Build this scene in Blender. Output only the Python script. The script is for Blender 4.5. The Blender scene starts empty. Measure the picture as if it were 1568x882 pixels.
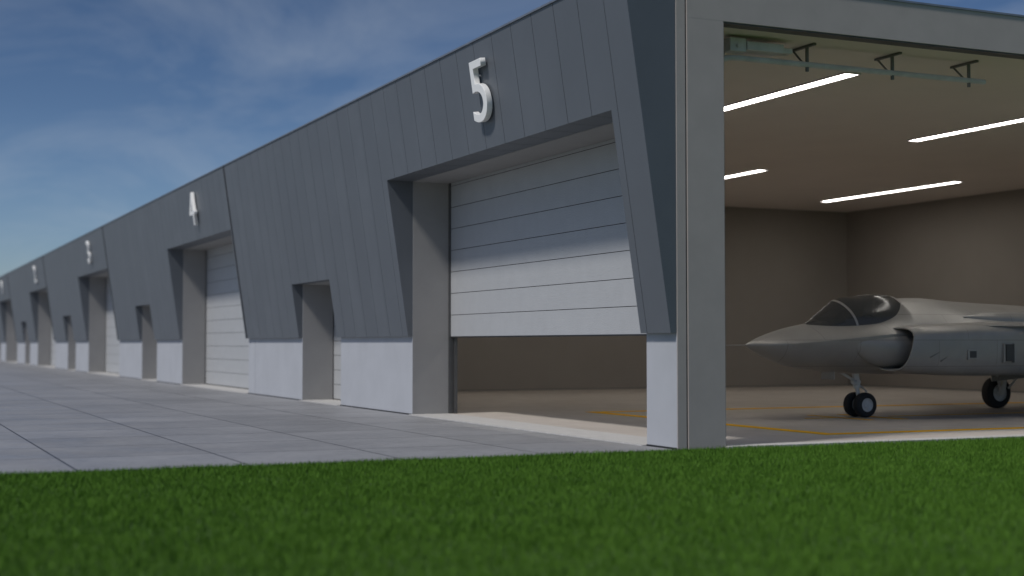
import bpy, bmesh, math, random
import numpy as np
from mathutils import Vector, Matrix
random.seed(4); rng=np.random.default_rng(7)
sc=bpy.context.scene
sc.view_settings.view_transform='Standard'; sc.view_settings.look='None'; sc.view_settings.exposure=0

# ------------------------------------------------------------ materials
def newmat(name):
    m=bpy.data.materials.new(name); m.use_nodes=True
    nt=m.node_tree; b=nt.nodes['Principled BSDF']; return m,nt,b
def N(nt,t,**kw):
    n=nt.nodes.new(t)
    for k,v in kw.items(): setattr(n,k,v)
    return n
def mixc(nt,fac,a,b,bt='MIX'):
    n=nt.nodes.new('ShaderNodeMix'); n.data_type='RGBA'; n.blend_type=bt
    def put(i,v):
        if isinstance(v,(int,float)): n.inputs[i].default_value=v
        elif isinstance(v,tuple): n.inputs[i].default_value=(*v,1) if len(v)==3 else v
        else: nt.links.new(v,n.inputs[i])
    put(0,fac); put(6,a); put(7,b); return n.outputs[2]
def noise(nt,scale,detail=4,coord=None,rough=.5):
    n=N(nt,'ShaderNodeTexNoise'); n.inputs['Scale'].default_value=scale; n.inputs['Detail'].default_value=detail
    n.inputs['Roughness'].default_value=rough
    if coord is None:
        coord=N(nt,'ShaderNodeTexCoord').outputs['Object']
    nt.links.new(coord,n.inputs['Vector']); return n.outputs['Fac']
def ramp(nt,f,a,b):
    n=N(nt,'ShaderNodeMapRange'); n.inputs[1].default_value=a; n.inputs[2].default_value=b
    nt.links.new(f,n.inputs[0]); return n.outputs[0]
def bump(nt,b,h,strength,dist=.01):
    n=N(nt,'ShaderNodeBump'); n.inputs['Strength'].default_value=strength; n.inputs['Distance'].default_value=dist
    nt.links.new(h,n.inputs['Height']); nt.links.new(n.outputs[0],b.inputs['Normal'])
def simple(name,col,rough=.6,metal=0,var=.12,nscale=3,bs=0,bscale=80,spec=.5):
    m,nt,b=newmat(name)
    c2=tuple(max(0,c*(1-var)) for c in col); c1=tuple(min(1,c*(1+var)) for c in col)
    f=ramp(nt,noise(nt,nscale,6,rough=.6),.3,.7)
    nt.links.new(mixc(nt,f,c2,c1),b.inputs['Base Color'])
    b.inputs['Roughness'].default_value=rough; b.inputs['Metallic'].default_value=metal
    b.inputs['Specular IOR Level'].default_value=spec
    if bs: bump(nt,b,noise(nt,bscale,3),bs)
    return m
M={}
PW=28.7/30
m,nt,b=newmat('cladding_metal')
tc=N(nt,'ShaderNodeTexCoord').outputs['Object']
sx=N(nt,'ShaderNodeSeparateXYZ'); nt.links.new(tc,sx.inputs[0])
d=N(nt,'ShaderNodeMath',operation='DIVIDE'); nt.links.new(sx.outputs[0],d.inputs[0]); d.inputs[1].default_value=PW
fl=N(nt,'ShaderNodeMath',operation='FLOOR'); nt.links.new(d.outputs[0],fl.inputs[0])
wn=N(nt,'ShaderNodeTexWhiteNoise',noise_dimensions='1D'); nt.links.new(fl.outputs[0],wn.inputs['W'])
c=mixc(nt,wn.outputs['Value'],(.138,.152,.170),(.154,.169,.188))
c=mixc(nt,ramp(nt,noise(nt,.8,6,rough=.65),.3,.75),c,(.128,.141,.158))
nt.links.new(c,b.inputs['Base Color']); b.inputs['Roughness'].default_value=.5; b.inputs['Metallic'].default_value=.2
bump(nt,b,noise(nt,1.2,2),.12,.02)
M['clad']=m
M['cladback']=simple('dark_seam_metal',(.045,.05,.056),.7)  # dark metal of the seam backing, bay joint trim and frame groove
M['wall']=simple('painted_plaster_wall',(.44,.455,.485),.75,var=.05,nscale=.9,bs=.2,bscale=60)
M['jamb']=simple('jamb_shaded_wall',(.31,.305,.30),.75,var=.05,nscale=1.2,bs=.15,bscale=70)  # darker copy of the wall; weaker sun on jambs put into the colour
M['frame']=simple('end_frame_concrete',(.44,.40,.375),.8,var=.05,nscale=1.5,bs=.3,bscale=90,spec=.25)
M['cap']=simple('roof_cap_metal',(.25,.27,.3),.4,metal=.5)
M['roof']=simple('roof_membrane',(.25,.25,.26),.9)
M['door']=simple('door_panel_steel',(.43,.44,.45),.5,var=.035,nscale=2,bs=.7,bscale=35)
M['black']=simple('rubber_black',(.02,.02,.022),.6)
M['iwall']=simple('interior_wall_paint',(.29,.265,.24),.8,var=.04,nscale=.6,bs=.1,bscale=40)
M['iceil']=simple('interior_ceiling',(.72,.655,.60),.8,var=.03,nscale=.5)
M['steel']=simple('galvanised_steel',(.62,.60,.63),.5,metal=.1)
M['darksteel']=simple('dark_steel',(.12,.12,.12),.5,metal=.5)
M['num']=simple('number_white_metal',(.90,.90,.88),.35,var=.02)
M['sill']=simple('sill_concrete',(.5,.49,.47),.7,var=.06,nscale=4)
M['yellow']=simple('yellow_floor_paint',(.90,.50,.015),.85,var=.08,nscale=6,spec=.1)
m,nt,b=newmat('epoxy_floor')
f=ramp(nt,noise(nt,.5,8,rough=.65),.3,.7)
nt.links.new(mixc(nt,f,(.43,.39,.35),(.51,.465,.42)),b.inputs['Base Color'])
nt.links.new(ramp(nt,noise(nt,1.5,4),-.6,1.4),b.inputs['Roughness'])
M['floor']=m
m,nt,b=newmat('apron_slabs')
tc=N(nt,'ShaderNodeTexCoord').outputs['Object']
br=N(nt,'ShaderNodeTexBrick'); br.offset=0; br.squash=1
nt.links.new(tc,br.inputs['Vector']); br.inputs['Scale'].default_value=1
br.inputs['Brick Width'].default_value=2.45; br.inputs['Row Height'].default_value=2.45
br.inputs['Mortar Size'].default_value=.02; br.inputs['Mortar Smooth'].default_value=.1
br.inputs['Color1'].default_value=(.278,.280,.286,1); br.inputs['Color2'].default_value=(.325,.327,.334,1); br.inputs['Mortar'].default_value=(.07,.07,.075,1)
c=mixc(nt,ramp(nt,noise(nt,.35,8,rough=.7),.35,.7),br.outputs['Color'],(.75,.75,.76),'MULTIPLY')
c=mixc(nt,ramp(nt,noise(nt,5,8,rough=.75),.45,.75),c,(.80,.80,.80),'MULTIPLY')
nt.links.new(c,b.inputs['Base Color'])
nt.links.new(ramp(nt,noise(nt,.8,5),-.3,1.3),b.inputs['Roughness'])
bump(nt,b,noise(nt,90,3),.2)
M['pave']=m
m,nt,b=newmat('lawn_blades')
tc=N(nt,'ShaderNodeNewGeometry').outputs['Position']
c=mixc(nt,ramp(nt,noise(nt,30,2,tc),.35,.65),(.072,.165,.018),(.115,.235,.032))
c=mixc(nt,ramp(nt,noise(nt,1.6,4,tc),.35,.7),c,(.74,.8,.70),'MULTIPLY')
nt.links.new(c,b.inputs['Base Color']); b.inputs['Roughness'].default_value=.7; b.inputs['Specular IOR Level'].default_value=.1
M['grass']=m
M['soil']=simple('lawn_soil',(.05,.105,.015),.9,var=.3,nscale=8)
M['far']=simple('far_ground',(.06,.10,.03),.95,var=.3,nscale=.05)
m,nt,b=newmat('jet_paint')
tc=N(nt,'ShaderNodeTexCoord').outputs['Object']
sp=N(nt,'ShaderNodeSeparateXYZ'); nt.links.new(tc,sp.inputs[0])
cb=N(nt,'ShaderNodeCombineXYZ'); nt.links.new(sp.outputs[1],cb.inputs[0]); nt.links.new(sp.outputs[2],cb.inputs[1])
br=N(nt,'ShaderNodeTexBrick'); nt.links.new(cb.outputs[0],br.inputs['Vector']); br.inputs['Scale'].default_value=1
br.inputs['Brick Width'].default_value=1.7; br.inputs['Row Height'].default_value=.62; br.inputs['Mortar Size'].default_value=.006
br.inputs['Color1'].default_value=(1,1,1,1); br.inputs['Color2'].default_value=(.95,.95,.95,1); br.inputs['Mortar'].default_value=(.62,.62,.62,1)
c=mixc(nt,ramp(nt,noise(nt,1.3,5),.3,.7),(.31,.298,.28),(.37,.357,.337))
c=mixc(nt,1.0,c,br.outputs['Color'],'MULTIPLY')
nt.links.new(c,b.inputs['Base Color']); b.inputs['Roughness'].default_value=.42; b.inputs['Metallic'].default_value=.25
M['jet']=m
M['jetdark']=simple('jet_dark_trim',(.05,.05,.05),.5)
M['jetline']=simple('jet_marking_grey',(.16,.16,.155),.5)
M['jetwhite']=simple('gear_white',(.6,.6,.58),.4)
M['tyre']=simple('tyre_rubber',(.025,.025,.026),.8)
m,nt,b=newmat('canopy_glass'); b.inputs['Base Color'].default_value=(.085,.084,.082,1); b.inputs['Roughness'].default_value=.16
tr=N(nt,'ShaderNodeBsdfTransparent'); tr.inputs[0].default_value=(.5,.51,.52,1)
mx=N(nt,'ShaderNodeMixShader'); mx.inputs[0].default_value=.7
nt.links.new(tr.outputs[0],mx.inputs[1]); nt.links.new(b.outputs[0],mx.inputs[2])
nt.links.new(mx.outputs[0],nt.nodes['Material Output'].inputs[0]); M['glass']=m
m,nt,b=newmat('led_strip'); b.inputs['Base Color'].default_value=(.9,.9,.9,1)
b.inputs['Emission Color'].default_value=(1,.95,.88,1); b.inputs['Emission Strength'].default_value=11
M['led']=m

# ------------------------------------------------------------ helpers
def empty(name):
    e=bpy.data.objects.new(name,None); sc.collection.objects.link(e); return e
class MB:
    def __init__(s): s.v=[]; s.f=[]
    def box(s,x0,x1,y0,y1,z0,z1):
        s.hexa([(x0,y0,z0),(x1,y0,z0),(x1,y1,z0),(x0,y1,z0),(x0,y0,z1),(x1,y0,z1),(x1,y1,z1),(x0,y1,z1)])
    def hexa(s,p):
        n=len(s.v); s.v+=p
        for f in [(0,3,2,1),(4,5,6,7),(0,1,5,4),(1,2,6,5),(2,3,7,6),(3,0,4,7)]: s.f.append(tuple(n+i for i in f))
    def tube(s,p0,p1,r0,r1=None,n=14,caps=True):
        r1=r0 if r1 is None else r1
        p0=Vector(p0);p1=Vector(p1);d=(p1-p0).normalized()
        u=d.orthogonal().normalized();w=d.cross(u);b=len(s.v)
        for p,r in((p0,r0),(p1,r1)):
            for i in range(n):
                a=2*math.pi*i/n; s.v.append(tuple(p+u*math.cos(a)*r+w*math.sin(a)*r))
        for i in range(n):
            j=(i+1)%n; s.f.append((b+i,b+j,b+n+j,b+n+i))
        if caps: s.f.append(tuple(b+i for i in reversed(range(n)))); s.f.append(tuple(b+n+i for i in range(n)))
    def rings(s,rs,close=True,cap0=False,cap1=False):
        b=len(s.v);n=len(rs[0])
        for r in rs: s.v+=[tuple(p) for p in r]
        for k in range(len(rs)-1):
            for i in range(n if close else n-1):
                j=(i+1)%n; s.f.append((b+k*n+i,b+k*n+j,b+(k+1)*n+j,b+(k+1)*n+i))
        if cap0: s.f.append(tuple(b+i for i in reversed(range(n))))
        if cap1: s.f.append(tuple(b+(len(rs)-1)*n+i for i in range(n)))
    def obj(s,name,mat,parent=None,smooth=False,bevel=0,angle=35):
        me=bpy.data.meshes.new(name); me.from_pydata(s.v,[],s.f)
        bm=bmesh.new(); bm.from_mesh(me); bmesh.ops.recalc_face_normals(bm,faces=bm.faces); bm.to_mesh(me); bm.free()
        me.materials.append(M[mat]); o=bpy.data.objects.new(name,me); sc.collection.objects.link(o)
        if parent: o.parent=parent
        if smooth:
            me.polygons.foreach_set('use_smooth',[True]*len(me.polygons)); me.set_sharp_from_angle(angle=math.radians(angle))
        if bevel:
            bv=o.modifiers.new('bevel','BEVEL'); bv.width=bevel; bv.segments=2; bv.limit_method='ANGLE'
        return o

# ------------------------------------------------------------ dimensions
P=28.7; NB=5
ZB,ZT=1.98,8.13
def off(z): return .12+(z-ZB)*.1472
DX0,DX1,DZ=-12.86,-1.03,5.9
SX0,SX1,SZ=-22.8,-18.8,3.66
REC=1.0
bld=empty('aircraft_hangar')

clad=MB(); back=MB()
def prism(mb,xa,xb,z0,z1,ins=0):
    a=off(z0)-ins; c=off(z1)-ins; yb=-.004
    mb.hexa([(xa,-a,z0),(xb,-a,z0),(xb,yb,z0),(xa,yb,z0),(xa,-c,z1),(xb,-c,z1),(xb,yb,z1),(xa,yb,z1)])
g=.008
for bay in range(NB):
    o=-bay*P
    ops=[(DX0+o,DX1+o,DZ),(SX0+o,SX1+o,SZ)]
    seams=[-29.5+o+i*PW for i in range(0,31)]
    if bay==0: seams[-1]=-.8; seams.append(0.0)
    for i in range(len(seams)-1):
        x0,x1=seams[i]+g,seams[i+1]-(g if seams[i+1]!=0 else 0)
        cuts=sorted({x0,x1}|{c for op in ops for c in op[:2] if x0<c<x1})
        for a,b_ in zip(cuts[:-1],cuts[1:]):
            mid=(a+b_)/2; zb=ZB
            for op in ops:
                if op[0]<mid<op[1]: zb=op[2]
            prism(clad,a,b_,zb,ZT)
    bk=sorted({seams[0],seams[-1]-(.03 if bay==0 else 0)}|{c for op in ops for c in (op[0]-.03,op[1]+.03)})
    for a,b_ in zip(bk[:-1],bk[1:]):
        mid=(a+b_)/2; zb=ZB+.03
        for op in ops:
            if op[0]-.03<mid<op[1]+.03: zb=op[2]+.03
        prism(back,a,b_,zb,ZT-.02,.025)
clad.obj('facade_cladding','clad',bld)
back.obj('cladding_backing','cladback',bld)
tr=MB()
for bay in range(1,NB):
    x=-.8-bay*P
    a,c=off(ZB)+.03,off(ZT)+.03
    tr.hexa([(x-.03,-a,ZB),(x+.03,-a,ZB),(x+.03,-a+.028,ZB),(x-.03,-a+.028,ZB),(x-.03,-c,ZT),(x+.03,-c,ZT),(x+.03,-c+.028,ZT),(x-.03,-c+.028,ZT)])
tr.obj('bay_joint_trim','cladback',bld)

w=MB(); jl=MB()
for bay in range(NB):
    o=-bay*P
    w.box(-28.79+o,SX0+o,0,REC,0,ZT-.05)
    w.box(-29.73+o,-28.81+o,0,REC,0,ZT-.05)
    w.box(-28.81+o,-28.79+o,.02,REC,0,ZT-.05)
    w.box(SX1+o,DX0+o,0,REC,0,ZT-.05)
    w.box(SX0+o,SX1+o,0,REC,SZ,ZT-.05)
    w.box(DX0+o,DX1+o,0,REC,DZ,ZT-.05)
w.box(DX1,-.002,0,.185,0,ZT-.05)
w.box(DX1,-.30,.185,REC,0,ZT-.05)
w.obj('base_wall','wall',bld)
for bay in range(NB):
    o=-bay*P
    for (a,b_,z) in ((DX0,DX1,DZ),(SX0,SX1,SZ)):
        jl.box(a+o,a+.004+o,.004,REC-.002,0.01,z-.004)
        jl.box(a+.004+o,b_+o,.004,REC-.002,z-.006,z-.002)
jl.obj('recess_shade_lining','jamb',bld)  # thin sheets that lay the painted shade tone over jambs and soffits
sl=MB()
for bay in range(NB):
    o=-bay*P
    sl.box(DX0+o,DX1+o,-.10,REC+.0,-.02,.02)
    sl.box(SX0+o,SX1+o,-.10,REC,-.02,.02)
sl.obj('recess_sills','sill',bld)
pl=MB()
for bay in range(NB):
    o=-bay*P
    for a,b_ in((-29.73,SX0),(SX1,DX0)):
        pl.box(a+o,b_+o,-.012,-.001,0,.03)
pl.box(DX1,-.001,-.012,-.001,0,.03)
pl.obj('plinth_joint','black',bld)

def sect(mb,x0,x1,y,z0,z1,ph=.55):
    z=z0
    while z<z1-.02:
        t=min(z+ph-.014,z1); mb.box(x0,x1,y,y+.05,z,t); z+=ph
drs=MB(); dbk=MB()
for bay in range(NB):
    o=-bay*P; zz=1.98 if bay==0 else .05
    sect(drs,DX0+.05+o,DX1-.02+o,REC+.02,zz,5.98)
    dbk.box(DX0+.05+o,DX1-.02+o,REC+.034,REC+.06 if bay else REC+.075,zz+.005,5.99)
    if bay==0: dbk.box(DX0+.05,DX1-.02,REC+.015,REC+.08,zz-.03,zz)
    sect(drs,SX0+.02+o,SX1-.02+o,REC+.02,.05,SZ+.05,.46)
    dbk.box(SX0+.02+o,SX1-.02+o,REC+.034,REC+.06,.04,SZ+.06)
drs.obj('sectional_doors','door',bld,bevel=.004)
dbk.obj('door_joints','black',bld)
tk=MB()
tk.box(DX0+.005,DX0+.05,REC-.03,REC+.12,.02,5.9)
tk.box(DX0+.12,DX0+.16,REC+.09,REC+.16,.02,5.95)
tk.box(DX1-.05,DX1-.005,REC+.01,REC+.14,.02,5.95)
tk.obj('door_side_guides','darksteel',bld)
rail=MB(); rb=MB()
for X in (-.98,-12.9):
    pts=[(X,1.14,5.9),(X,1.16,6.35)]
    for i in range(1,9):
        a=i/8*math.pi/2; pts.append((X,1.16+.68*(1-math.cos(a)),6.35+.68*math.sin(a)))
    pts.append((X,7.75,7.03))
    for a,b_ in zip(pts[:-1],pts[1:]):
        rail.tube(a,b_,.055,n=8)
    for Y in (3.45,5.45,7.35):
        rb.box(X-.5,X+.25,Y-.03,Y+.03,7.355,7.395)
        rb.box(X-.022,X+.022,Y-.025,Y+.025,6.9,7.354)
        rb.tube((X-.42,Y,7.35),(X-.02,Y,6.98),.02,n=8)
rail.obj('door_rails','steel',bld,smooth=True)
rb.obj('rail_hangers','jetline',bld)
mt=MB()
mt.tube((-13,1.75,7.2),(-.7,1.75,7.2),.035)
mt.tube((-2.6,1.75,7.2),(-1.25,1.75,7.2),.09)
mt.box(-1.15,-.72,1.95,2.75,7.14,7.3); mt.box(-1.05,-.8,2.75,3.0,7.16,7.26); mt.box(-1.0,-.75,1.6,1.95,7.1,7.35)
mt.box(-1.02,-.9,1.2,1.3,6.0,7.38)
mt.obj('door_motor','steel',bld,bevel=.015)

for bay in range(NB):
    cu=bpy.data.curves.new('digit','FONT'); cu.body=str(5-bay); cu.size=1.86; cu.extrude=.055; cu.align_x='CENTER'; cu.align_y='CENTER'; cu.offset=-.010
    cu.bevel_depth=.008
    t=bpy.data.objects.new('digit_tmp',cu); sc.collection.objects.link(t)
    bpy.context.view_layer.update()
    me=bpy.data.meshes.new_from_object(t); bpy.data.objects.remove(t)
    vs=np.array([v.co[:] for v in me.vertices]); mid=(vs.max(0)+vs.min(0))/2
    me.transform(Matrix.Translation((-mid[0],-mid[1],0)))
    me.materials.clear(); me.materials.append(M['num'])
    n=bpy.data.objects.new('number_digit',me); sc.collection.objects.link(n); n.parent=bld
    z=7.06; n.location=(-6.22-bay*P,-off(z)-.11,z); n.rotation_euler=(math.radians(98.37),0,0); n.scale=(1.06,1.0,1)
    pn=MB()
    for dx,dz in((-.12,.35),(.12,-.3)):
        pn.tube((-6.22-bay*P+dx,-off(z+dz)-.06,z+dz),(-6.22-bay*P+dx,-off(z+dz)+.01,z+dz),.02,n=8)
    pn.obj('number_standoffs','steel',bld)

LX=-NB*P-.8
DY=26.4
rf=MB(); rf.box(LX,-.02,-.3,DY-.02,ZT-.12,ZT-.045); rf.obj('roof_deck','roof',bld)
cp=MB(); cp.box(LX,.05,-off(ZT)-.03,-off(ZT)+.35,ZT+.002,ZT+.04); cp.box(-.35,.05,-off(ZT)+.352,DY,ZT+.002,ZT+.04)
cp.obj('parapet_cap','cap',bld)
rw=MB(); rw.box(LX,-.32,DY-.5,DY,0,ZT-.13); rw.box(LX,LX+.3,REC+.01,DY-.51,0,ZT-.13)
for k in range(1,NB): rw.box(-29.4-(k-1)*P,-28.6-(k-1)*P,REC+.1,DY-.51,0,ZT-.13)
rw.obj('structural_walls','wall',bld)

fr=MB()
fr.box(-.30,.03,.21,.95,0,7.41)
fr.box(-.30,.03,24.9,DY,0,7.41)
fr.box(-.30,.031,.209,DY,7.4102,ZT)
fr.obj('end_frame','frame',bld)
gr=MB(); gr.box(-.3,-.02,.186,.208,0,ZT-.01); gr.obj('frame_groove','cladback',bld)
er=MB(); er.box(-.1,.012,.001,.184,0,ZT-.002); er.obj('corner_wall_return','frame',bld,bevel=.006)
si=MB(); si.box(-.30,.10,.95,24.9,-.02,.035); si.obj('end_sill','sill',bld,bevel=.008)
tm=MB(); tm.box(-.28,.0,.952,.975,.035,7.40); tm.box(-.28,.0,.976,24.88,7.385,7.408); tm.obj('opening_trim','darksteel',bld)

IX=-28.4; IY=25.5
iw=MB(); iw.box(IX-.15,IX,REC+.1,IY,.0,7.4); iw.box(IX-.15,-.31,IY,IY+.15,0,7.4)
iw.box(IX,DX0-.2,REC+.1,REC+.14,0,7.4); iw.box(DX0-.2,DX1+.2,REC+.1,REC+.14,6.0,7.4)
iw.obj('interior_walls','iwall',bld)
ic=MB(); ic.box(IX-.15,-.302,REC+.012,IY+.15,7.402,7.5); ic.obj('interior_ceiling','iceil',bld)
fl=MB(); fl.box(IX-.1,-.302,REC+.002,IY+.1,-.02,.02); fl.obj('hangar_floor','floor',bld)
sk=MB(); sk.box(IX,IX+.02,REC+.141,IY,.02,.06); sk.box(IX+.02,-.31,IY-.02,IY,.02,.06); sk.obj('skirting','jetline',bld)
ld=MB(); lh=MB()
for Y in (5.95,13.65,21.7):
    for a,b_ in((-24.9,-17.3),(-10.1,-2.85)):
        ld.box(a,b_,Y-.17,Y+.17,7.384,7.4)
        for y_ in (Y-.2,Y+.172): lh.box(a,b_,y_,y_+.028,7.37,7.401)
        lh.box(a-.03,a-.002,Y-.2,Y+.2,7.37,7.401); lh.box(b_+.002,b_+.03,Y-.2,Y+.2,7.37,7.401)
ld.obj('led_strip_lights','led',bld); lh.obj('light_housings','steel',bld)
ym=MB()
def yl(x0,x1,y0,y1): ym.box(x0,x1,y0,y1,.018,.026)
LWd=.36
yl(-12.1,-1.9,4.5,4.5+LWd); yl(-12.1,-12.1+LWd,4.5+LWd,23); yl(-1.9-LWd,-1.9,4.5+LWd,23); yl(-12.1+LWd,-1.9-LWd,23-LWd,23)
yl(-7.17,-7.03,10.3,21); yl(-8.3,-5.9,9.62,9.86) ; yl(-8.3,-5.9,8.7,8.86); yl(-7.17,-7.03,7.8,8.7)
ym.obj('floor_markings','yellow',bld)

# ------------------------------------------------------------ grounds
def sheet(name,x0,x1,y0,y1,z,mat):
    mb=MB(); mb.v=[(x0,y0,z),(x1,y0,z),(x1,y1,z),(x0,y1,z)]; mb.f=[(0,1,2,3)]; return mb.obj(name,mat)
sheet('ground',-3000,3000,-3000,3000,-.06,'far')
pv=MB(); pv.box(-600,.06,-80,-.0,-.055,0); pv.obj('apron_pavement','pave')
sheet('lawn_ground',.06,70,-60,60,-.02,'soil')
x0,x1,y0,y1=.05,14.5,-15,27
dens=1150
n=int((x1-x0)*(y1-y0)*dens)
px=rng.uniform(x0,x1,n); py=rng.uniform(y0,y1,n)
cx,cy=20.88,-12.55
dx,dy=px-cx,py-cy
dep=-.9107*dx+.4131*dy; lat=.4131*dx+.9107*dy
keep=(dep>7.5)&(abs(lat)<dep*.5+1.5)&((py<0)|(px>.12))
px,py=px[keep],py[keep]; n=len(px)
h=rng.uniform(.03,.075,n)*(.85+.3*np.sin(px*1.7+np.sin(py*2.1))*.5)
a=rng.uniform(0,2*np.pi,n); wd=rng.uniform(.004,.009,n); la=rng.uniform(0,2*np.pi,n); lean=h*rng.uniform(.2,1.0,n)
V=np.zeros((n,3,3),dtype=np.float32)
V[:,0,0]=px-np.cos(a)*wd; V[:,0,1]=py-np.sin(a)*wd
V[:,1,0]=px+np.cos(a)*wd; V[:,1,1]=py+np.sin(a)*wd
V[:,0,2]=V[:,1,2]=-.02
V[:,2,0]=px+np.cos(la)*lean; V[:,2,1]=py+np.sin(la)*lean; V[:,2,2]=h
me=bpy.data.meshes.new('lawn_grass'); me.vertices.add(n*3); me.vertices.foreach_set('co',V.ravel())
me.loops.add(n*3); me.loops.foreach_set('vertex_index',np.arange(n*3,dtype=np.int32))
me.polygons.add(n); me.polygons.foreach_set('loop_start',np.arange(0,n*3,3,dtype=np.int32))
me.update(calc_edges=True); me.materials.append(M['grass'])
go=bpy.data.objects.new('lawn_grass',me); sc.collection.objects.link(go)

# ------------------------------------------------------------ fighter jet
jet=empty('fighter_jet'); jet.location=(-7.1,6.1,0)
NR=48
def ring(cx,s,w,zt,zb,zc,nu,nl,sh=None,n=NR):
    r=[]
    for k in range(n):
        a=2*math.pi*k/n; c,si=math.cos(a),math.sin(a); e=2/(nu if si>=0 else nl)
        x=w*math.copysign(abs(c)**e,c); z=zc+((zt-zc) if si>=0 else (zc-zb))*math.copysign(abs(si)**e,si)
        y=s+(sh(x,z) if sh else 0)
        r.append((cx+x,y,z))
    return r
def interp(ctrl,step=.12):
    ctrl=np.array(ctrl,float); S=ctrl[:,0]; out=[]
    ss=np.unique(np.concatenate([np.arange(S[0],S[-1],step),S]))
    T=np.gradient(ctrl,S,axis=0)
    for s in ss:
        i=min(max(np.searchsorted(S,s)-1,0),len(S)-2); hh=S[i+1]-S[i]; t=(s-S[i])/hh
        sl=(ctrl[i+1]-ctrl[i])/hh
        m0=np.where(T[i]*sl<=0,0,np.sign(sl)*np.minimum(abs(T[i]),3*abs(sl))); m1=np.where(T[i+1]*sl<=0,0,np.sign(sl)*np.minimum(abs(T[i+1]),3*abs(sl)))
        p=(2*t**3-3*t**2+1)*ctrl[i]+(t**3-2*t**2+t)*hh*m0+(-2*t**3+3*t**2)*ctrl[i+1]+(t**3-t**2)*hh*m1
        p[0]=s; out.append(p)
    return out
fus=MB()
F=[ (0,.012,1.752,1.728,1.74,2,2),(.3,.23,1.89,1.56,1.74,1.6,1.8),(.9,.54,2.09,1.32,1.77,1.3,1.7),(1.85,.86,2.27,1.14,1.85,1.25,1.75),
 (2.7,1.06,2.36,1.07,1.93,1.25,1.95),(3.5,1.2,2.44,1.04,2.0,1.3,2.3),(3.95,1.15,2.62,1.03,1.98,1.5,3),(4.25,1.12,2.86,1.03,1.95,1.55,3),
 (5,1.2,2.9,1.02,1.95,1.5,3.2),(6.2,1.7,2.83,1.0,2.0,1.35,3.6),(8.6,1.9,2.74,1.0,2.0,1.35,3.6),(11,1.75,2.62,1.1,1.98,1.5,3.2),(13,1.25,2.5,1.3,1.95,2,2.6),(14.2,.78,2.4,1.5,1.95,2,2)]
fus.rings([ring(0,p[0],*p[1:]) for p in interp(F)],cap0=True,cap1=True)
fus.obj('fuselage','jet',jet,smooth=True,angle=30)
ck=MB(); cd=MB()
for sgn in (1,-1):
    C=[(3.55,.50,2.15,1.14,1.85,2.6,3.2),(3.7,.54,2.18,1.11,1.85,2.6,3.2),(4.6,.62,2.24,1.04,1.88,2.7,3.4),(6,.62,2.3,1.0,1.92,2.5,3.6),(8,.4,2.3,1.0,1.95,2.5,3.6)]
    sh=lambda x,z:(-.28*(2.15-z)*.9+.25*sgn*x)
    rs=[ring(sgn*(1.12+.03*(p[0]-3.55)),p[0],*p[1:],sh=sh) for p in interp(C)]
    ck.rings(rs,cap1=True)
    inn=[]
    for dsx,k in((0,1),( .0,.95),(.25,.90),(.8,.84)):
        base=rs[0]; cxm=sgn*1.12; czm=1.68
        inn.append([(cxm+(q[0]-cxm)*k,q[1]+dsx,czm+(q[2]-czm)*k) for q in base])
    ck.rings(inn[:3])
    cd.rings(inn[2:],cap1=True)
ck.obj('intake_cowls','jet',jet,smooth=True,angle=40); cd.obj('intake_ducts','jetdark',jet,smooth=True)
bp=MB()
for sgn in (1,-1):
    B=[(2.2,.01,1.86,1.84,1.85,2,2),(2.8,.22,2.0,1.35,1.75,2,2),(3.5,.42,2.06,1.2,1.72,2,2),(4.1,.44,2.02,1.2,1.7,2,2),(4.8,.3,1.9,1.4,1.7,2,2)]
    bp.rings([ring(sgn*.88,p[0],*p[1:],n=20) for p in interp(B)])
bp.obj('intake_bumps','jet',jet,smooth=True,angle=60)
def crings(C,n=30,k=1.0,dz=0):
    rs=[]
    for s,wc,zt in C:
        zb=1.98; r=[]
        for i in range(n+1):
            a=math.pi*i/n; r.append((wc*k*math.cos(a)*(1-.12*math.sin(a)),s+.42*(math.cos(a)**2)*.7,zb+(zt+dz-zb)*math.sin(a)**.8))
        rs.append(r)
    return rs
CT=interp([(1.45,.2,2.1),(1.85,.42,2.34),(2.2,.53,2.58),(2.55,.6,2.81),(3.2,.66,2.93),(3.7,.66,2.98),(4.1,.62,2.95),(4.2,.6,2.93)],.08)
CT=[tuple(c) for c in CT]
cg=MB(); cg.rings(crings(CT),close=False); cg.obj('canopy_glass','glass',jet,smooth=True,angle=60)
cf=MB()
def frame_at(s,width):
    sel=interp([list(c) for c in CT],.02); sel=[tuple(c) for c in sel if abs(c[0]-s)<=width]
    cf.rings(crings(sel,k=1.025,dz=.018),close=False)
frame_at(2.52,.04); frame_at(4.14,.06)
cf.obj('canopy_frame','jet',jet,smooth=True)
ct=MB()
ct.hexa([(-.22,3.5,2.2),(.22,3.5,2.2),(.22,3.66,2.2),(-.22,3.66,2.2),(-.17,3.62,2.82),(.17,3.62,2.82),(.17,3.76,2.82),(-.17,3.76,2.82)])
ct.box(-.26,.26,3.1,3.55,2.3,2.42); ct.hexa([(-.4,2.2,2.2),(.4,2.2,2.2),(.36,2.65,2.2),(-.36,2.65,2.2),(-.3,2.35,2.42),(.3,2.35,2.42),(.3,2.65,2.6),(-.3,2.65,2.6)])
ct.obj('ejection_seat','jetdark',jet,bevel=.03)
pt=MB(); pt.tube((0,-.58,1.735),(0,.05,1.74),.009,.016,n=10); pt.obj('pitot_probe','jet',jet,smooth=True)
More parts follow.
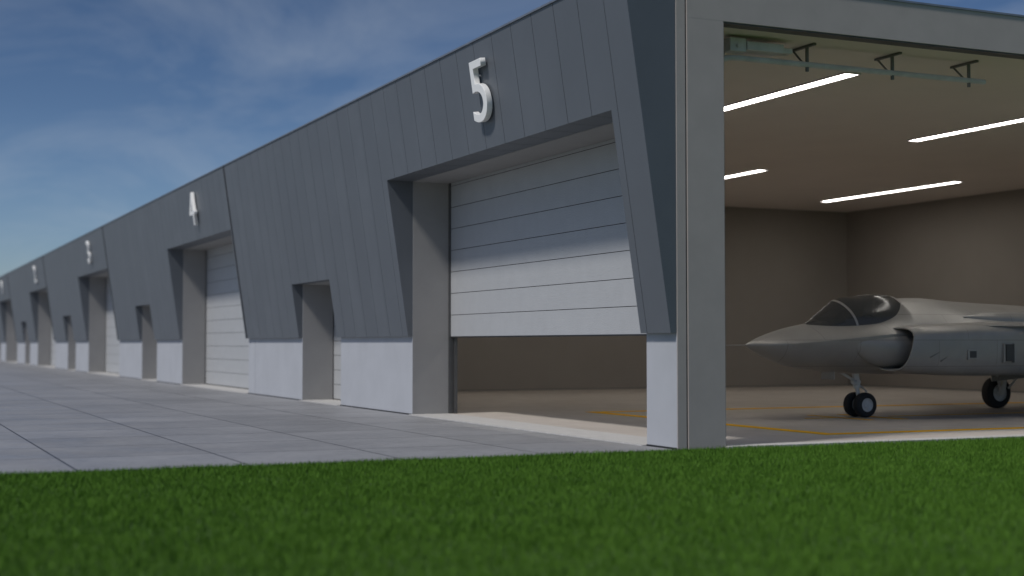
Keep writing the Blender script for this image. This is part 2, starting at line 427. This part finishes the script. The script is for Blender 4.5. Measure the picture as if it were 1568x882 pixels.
def slab(mb,pts,th):
    b=len(mb.v);n=len(pts); c=Vector((0,0,0))
    for p in pts: c+=Vector(p)
    c/=n
    nrm=(Vector(pts[1])-Vector(pts[0])).cross(Vector(pts[2])-Vector(pts[0])).normalized()
    top=[Vector(p)+nrm*th*.15 for p in pts]; bot=[Vector(p)-nrm*th*.15 for p in pts]
    ti=[c+(Vector(p)-c)*.72+nrm*th for p in pts]; bi=[c+(Vector(p)-c)*.72-nrm*th for p in pts]
    mb.v+= [tuple(q) for q in ti+top+bot+bi]
    mb.f.append(tuple(b+i for i in range(n)))
    for L in range(3):
        for i in range(n):
            j=(i+1)%n; mb.f.append((b+L*n+i,b+(L+1)*n+i,b+(L+1)*n+j,b+L*n+j))
    mb.f.append(tuple(b+3*n+i for i in reversed(range(n))))
wg=MB()
for s in (1,-1):
    slab(wg,[(s*1.3,6.6,2.2),(s*5.35,10.2,2.16),(s*5.35,11.3,2.16),(s*1.3,12.6,2.2)],.09)
    slab(wg,[(s*1.0,12.6,2.05),(s*3.4,14.4,2.05),(s*3.4,15.2,2.05),(s*1.0,15.4,2.05)],.05)
    slab(wg,[(s*1.25,11.2,2.3),(s*2.25,13.3,4.4),(s*2.25,14.2,4.4),(s*1.25,14.0,2.3)],.05)
    slab(wg,[(s*1.2,4.1,2.16),(s*1.72,6.0,2.2),(s*1.95,8.2,2.2),(s*1.2,8.2,2.2)],.035)
wg.obj('wings_and_tails','jet',jet,smooth=True,angle=15)
nz=MB(); nz.rings([ring(0,14.1,.72,2.6,1.25,1.93,2,2),ring(0,15.0,.52,2.42,1.42,1.93,2,2),ring(0,14.5,.45,2.35,1.5,1.93,2,2)],cap1=True)
nz.obj('engine_nozzle','darksteel',jet,smooth=True)
hp=MB()
for s in(1,-1):
    B=[(5.6,.02,2.44,2.4,2.42,2,2),(6.4,.3,2.58,2.2,2.3,2,2),(8,.42,2.6,2.1,2.3,2,2),(11,.35,2.5,2.1,2.25,2,2),(12.5,.05,2.3,2.2,2.25,2,2)]
    hp.rings([ring(s*1.05,p[0],*p[1:],n=20) for p in interp(B)])
hp.obj('dorsal_fairings','jet',jet,smooth=True,angle=60)
ht=MB(); hr=MB(); dl=MB()
for s in(1,-1):
    def hb(mb,y0,y1,z0,z1,xa,xb): mb.box(min(s*xa,s*xb),max(s*xa,s*xb),y0,y1,z0,z1)
    hb(hr,5.05,5.35,1.40,1.64,1.6,1.815); hb(ht,5.1,5.30,1.44,1.60,1.6,1.822)
    hb(hr,6.12,6.16,1.32,1.78,1.6,1.86); hb(ht,6.18,6.42,1.36,1.76,1.6,1.868); hb(hr,6.44,6.48,1.32,1.78,1.6,1.86)
    for a_,b_ in (((4.0,1.45),(4.55,1.72)),((4.55,1.72),(4.75,1.62)),((4.75,1.62),(4.3,1.36))):
        dl.tube((s*(1.62+.03*(a_[0]-3.55)+(.09 if a_[0]>4.4 else .085)),a_[0],a_[1]),(s*(1.62+.03*(b_[0]-3.55)+(.09 if b_[0]>4.4 else .085)),b_[0],b_[1]),.014,n=6)
hr.obj('side_hatch_frames','jet',jet,bevel=.01); ht.obj('side_hatches','jetdark',jet); dl.obj('cowl_markings','jetline',jet)
def wheel(tb,hb_,cx,cy,R,wd):
    prof=[(-.5,.55),(-.5,.86),(-.38,.97),(-.15,1.0),(.15,1.0),(.38,.97),(.5,.86),(.5,.55)]
    n=32; rs=[]
    for u,rr in prof:
        rs.append([(cx+u*wd,cy+math.cos(2*math.pi*k/n)*rr*R,R+math.sin(2*math.pi*k/n)*rr*R) for k in range(n)])
    tb.rings(rs)
    prof=[(-.40,0.02),(-.44,.2),(-.3,.3),(-.3,.45),(-.5,.57),(.5,.57),(.3,.45),(.3,.3),(.44,.2),(.40,.02)]
    rs=[[(cx+u*wd,cy+math.cos(2*math.pi*k/n)*rr*R,R+math.sin(2*math.pi*k/n)*rr*R) for k in range(n)] for u,rr in prof]
    hb_.rings(rs,cap0=True,cap1=True)
ty=MB(); hu=MB(); lg=MB(); gd=MB()
for cx in(-.19,.19): wheel(ty,hu,cx,3.3,.30,.2)
lg.tube((-.2,3.3,.3),(.2,3.3,.3),.05); lg.tube((0,3.3,.3),(0,3.2,.78),.05); lg.tube((0,3.21,.7),(0,3.15,1.3),.085)
lg.tube((0,3.2,.85),(0,2.5,1.2),.03); lg.tube((0,3.38,.42),(0,3.5,.62),.022); lg.tube((0,3.5,.62),(0,3.24,.8),.022)
lg.tube((-.12,3.18,.85),(.12,3.18,.85),.06); lg.tube((.12,3.1,.83),(.12,3.02,.83),.05)
gd.box(-.25,.25,2.35,2.38,.92,1.12)
for s in(1,-1):
    wheel(ty,hu,s*2.25,9.7,.43,.3)
    lg.tube((s*2.05,9.7,.43),(s*2.25,9.7,.43),.07); lg.tube((s*2.03,9.7,.4),(s*1.75,9.6,1.25),.085); lg.tube((s*2.0,9.62,.6),(s*1.6,9.0,1.2),.04)
    lg.tube((s*1.95,9.85,.55),(s*1.7,10.3,1.2),.03)
    gd.hexa([(s*1.75,9.1,.75),(s*1.79,9.1,.75),(s*1.79,10.5,.85),(s*1.75,10.5,.85),(s*1.85,9.1,1.25),(s*1.89,9.1,1.25),(s*1.89,10.5,1.25),(s*1.85,10.5,1.25)])
ty.obj('tyres','tyre',jet,smooth=True);hu.obj('wheel_hubs','jetwhite',jet,smooth=True);lg.obj('landing_gear_struts','jetwhite',jet,smooth=True)
gd.obj('gear_doors','jet',jet)
jet.location.z=.022

# ------------------------------------------------------------ light
to_sun=Vector((.28,-1,1.3)).normalized()
el=math.asin(to_sun.z); rot=math.atan2(to_sun.x,to_sun.y)
L=bpy.data.lights.new('sun','SUN'); L.energy=2.4; L.angle=math.radians(7); L.color=(1,.96,.91)
so=bpy.data.objects.new('sun',L); sc.collection.objects.link(so); so.rotation_euler=to_sun.to_track_quat('Z','Y').to_euler(); so.location=(20,-40,50)
W=bpy.data.worlds.new('World'); sc.world=W; W.use_nodes=True; nt=W.node_tree
bg=nt.nodes['Background']; sky=N(nt,'ShaderNodeTexSky'); sky.sky_type='NISHITA'; sky.sun_disc=False
sky.sun_elevation=el; sky.sun_rotation=rot; sky.air_density=1.0; sky.dust_density=.4; sky.ozone_density=2.5
tc=N(nt,'ShaderNodeTexCoord').outputs['Generated']
sp=N(nt,'ShaderNodeSeparateXYZ'); nt.links.new(tc,sp.inputs[0])
cr=N(nt,'ShaderNodeValToRGB'); nt.links.new(sp.outputs[2],cr.inputs[0])
e=cr.color_ramp.elements; e[0].position=0.0; e[0].color=(.56,.64,.80,1); e[1].position=.8; e[1].color=(.82,.75,.74,1)
for p_,c_ in ((.07,(.46,.54,.70,1)),(.16,(.34,.41,.54,1)),(.26,(.28,.34,.44,1)),(.40,(.42,.44,.53,1))):
    q=cr.color_ramp.elements.new(p_); q.color=c_
skc=mixc(nt,1.0,sky.outputs[0],cr.outputs[0],'MULTIPLY')
ad=N(nt,'ShaderNodeMath',operation='ADD'); nt.links.new(sp.outputs[2],ad.inputs[0]); ad.inputs[1].default_value=.12
dv=N(nt,'ShaderNodeVectorMath',operation='DIVIDE'); nt.links.new(tc,dv.inputs[0])
cb=N(nt,'ShaderNodeCombineXYZ')
for i in range(3): nt.links.new(ad.outputs[0],cb.inputs[i])
nt.links.new(cb.outputs[0],dv.inputs[1])
mp=N(nt,'ShaderNodeMapping'); mp.inputs['Scale'].default_value=(.55,1.0,1); mp.inputs['Location'].default_value=(3.2,1.4,0); nt.links.new(dv.outputs[0],mp.inputs[0])
nz=N(nt,'ShaderNodeTexNoise'); nz.inputs['Scale'].default_value=1.3; nz.inputs['Detail'].default_value=8; nz.inputs['Roughness'].default_value=.6; nz.inputs['Distortion'].default_value=.8
nt.links.new(mp.outputs[0],nz.inputs['Vector'])
cl=ramp(nt,nz.outputs['Fac'],.44,.95)
cm=N(nt,'ShaderNodeMath',operation='MULTIPLY'); nt.links.new(cl,cm.inputs[0]); cm.inputs[1].default_value=.5; cm.use_clamp=True
c=mixc(nt,cm.outputs[0],skc,(4.2,4.7,5.4))
nt.links.new(c,bg.inputs['Color']); bg.inputs['Strength'].default_value=.10

cam=bpy.data.cameras.new('camera'); co=bpy.data.objects.new('camera',cam); sc.collection.objects.link(co)
co.location=(20.88,-12.55,1.8); co.rotation_euler=(math.radians(92.235),0,math.radians(65.6))
cam.lens=50; cam.sensor_width=36; cam.clip_end=6000; cam.clip_start=.1
cam.dof.use_dof=True; cam.dof.focus_distance=29; cam.dof.aperture_fstop=.5
sc.camera=co
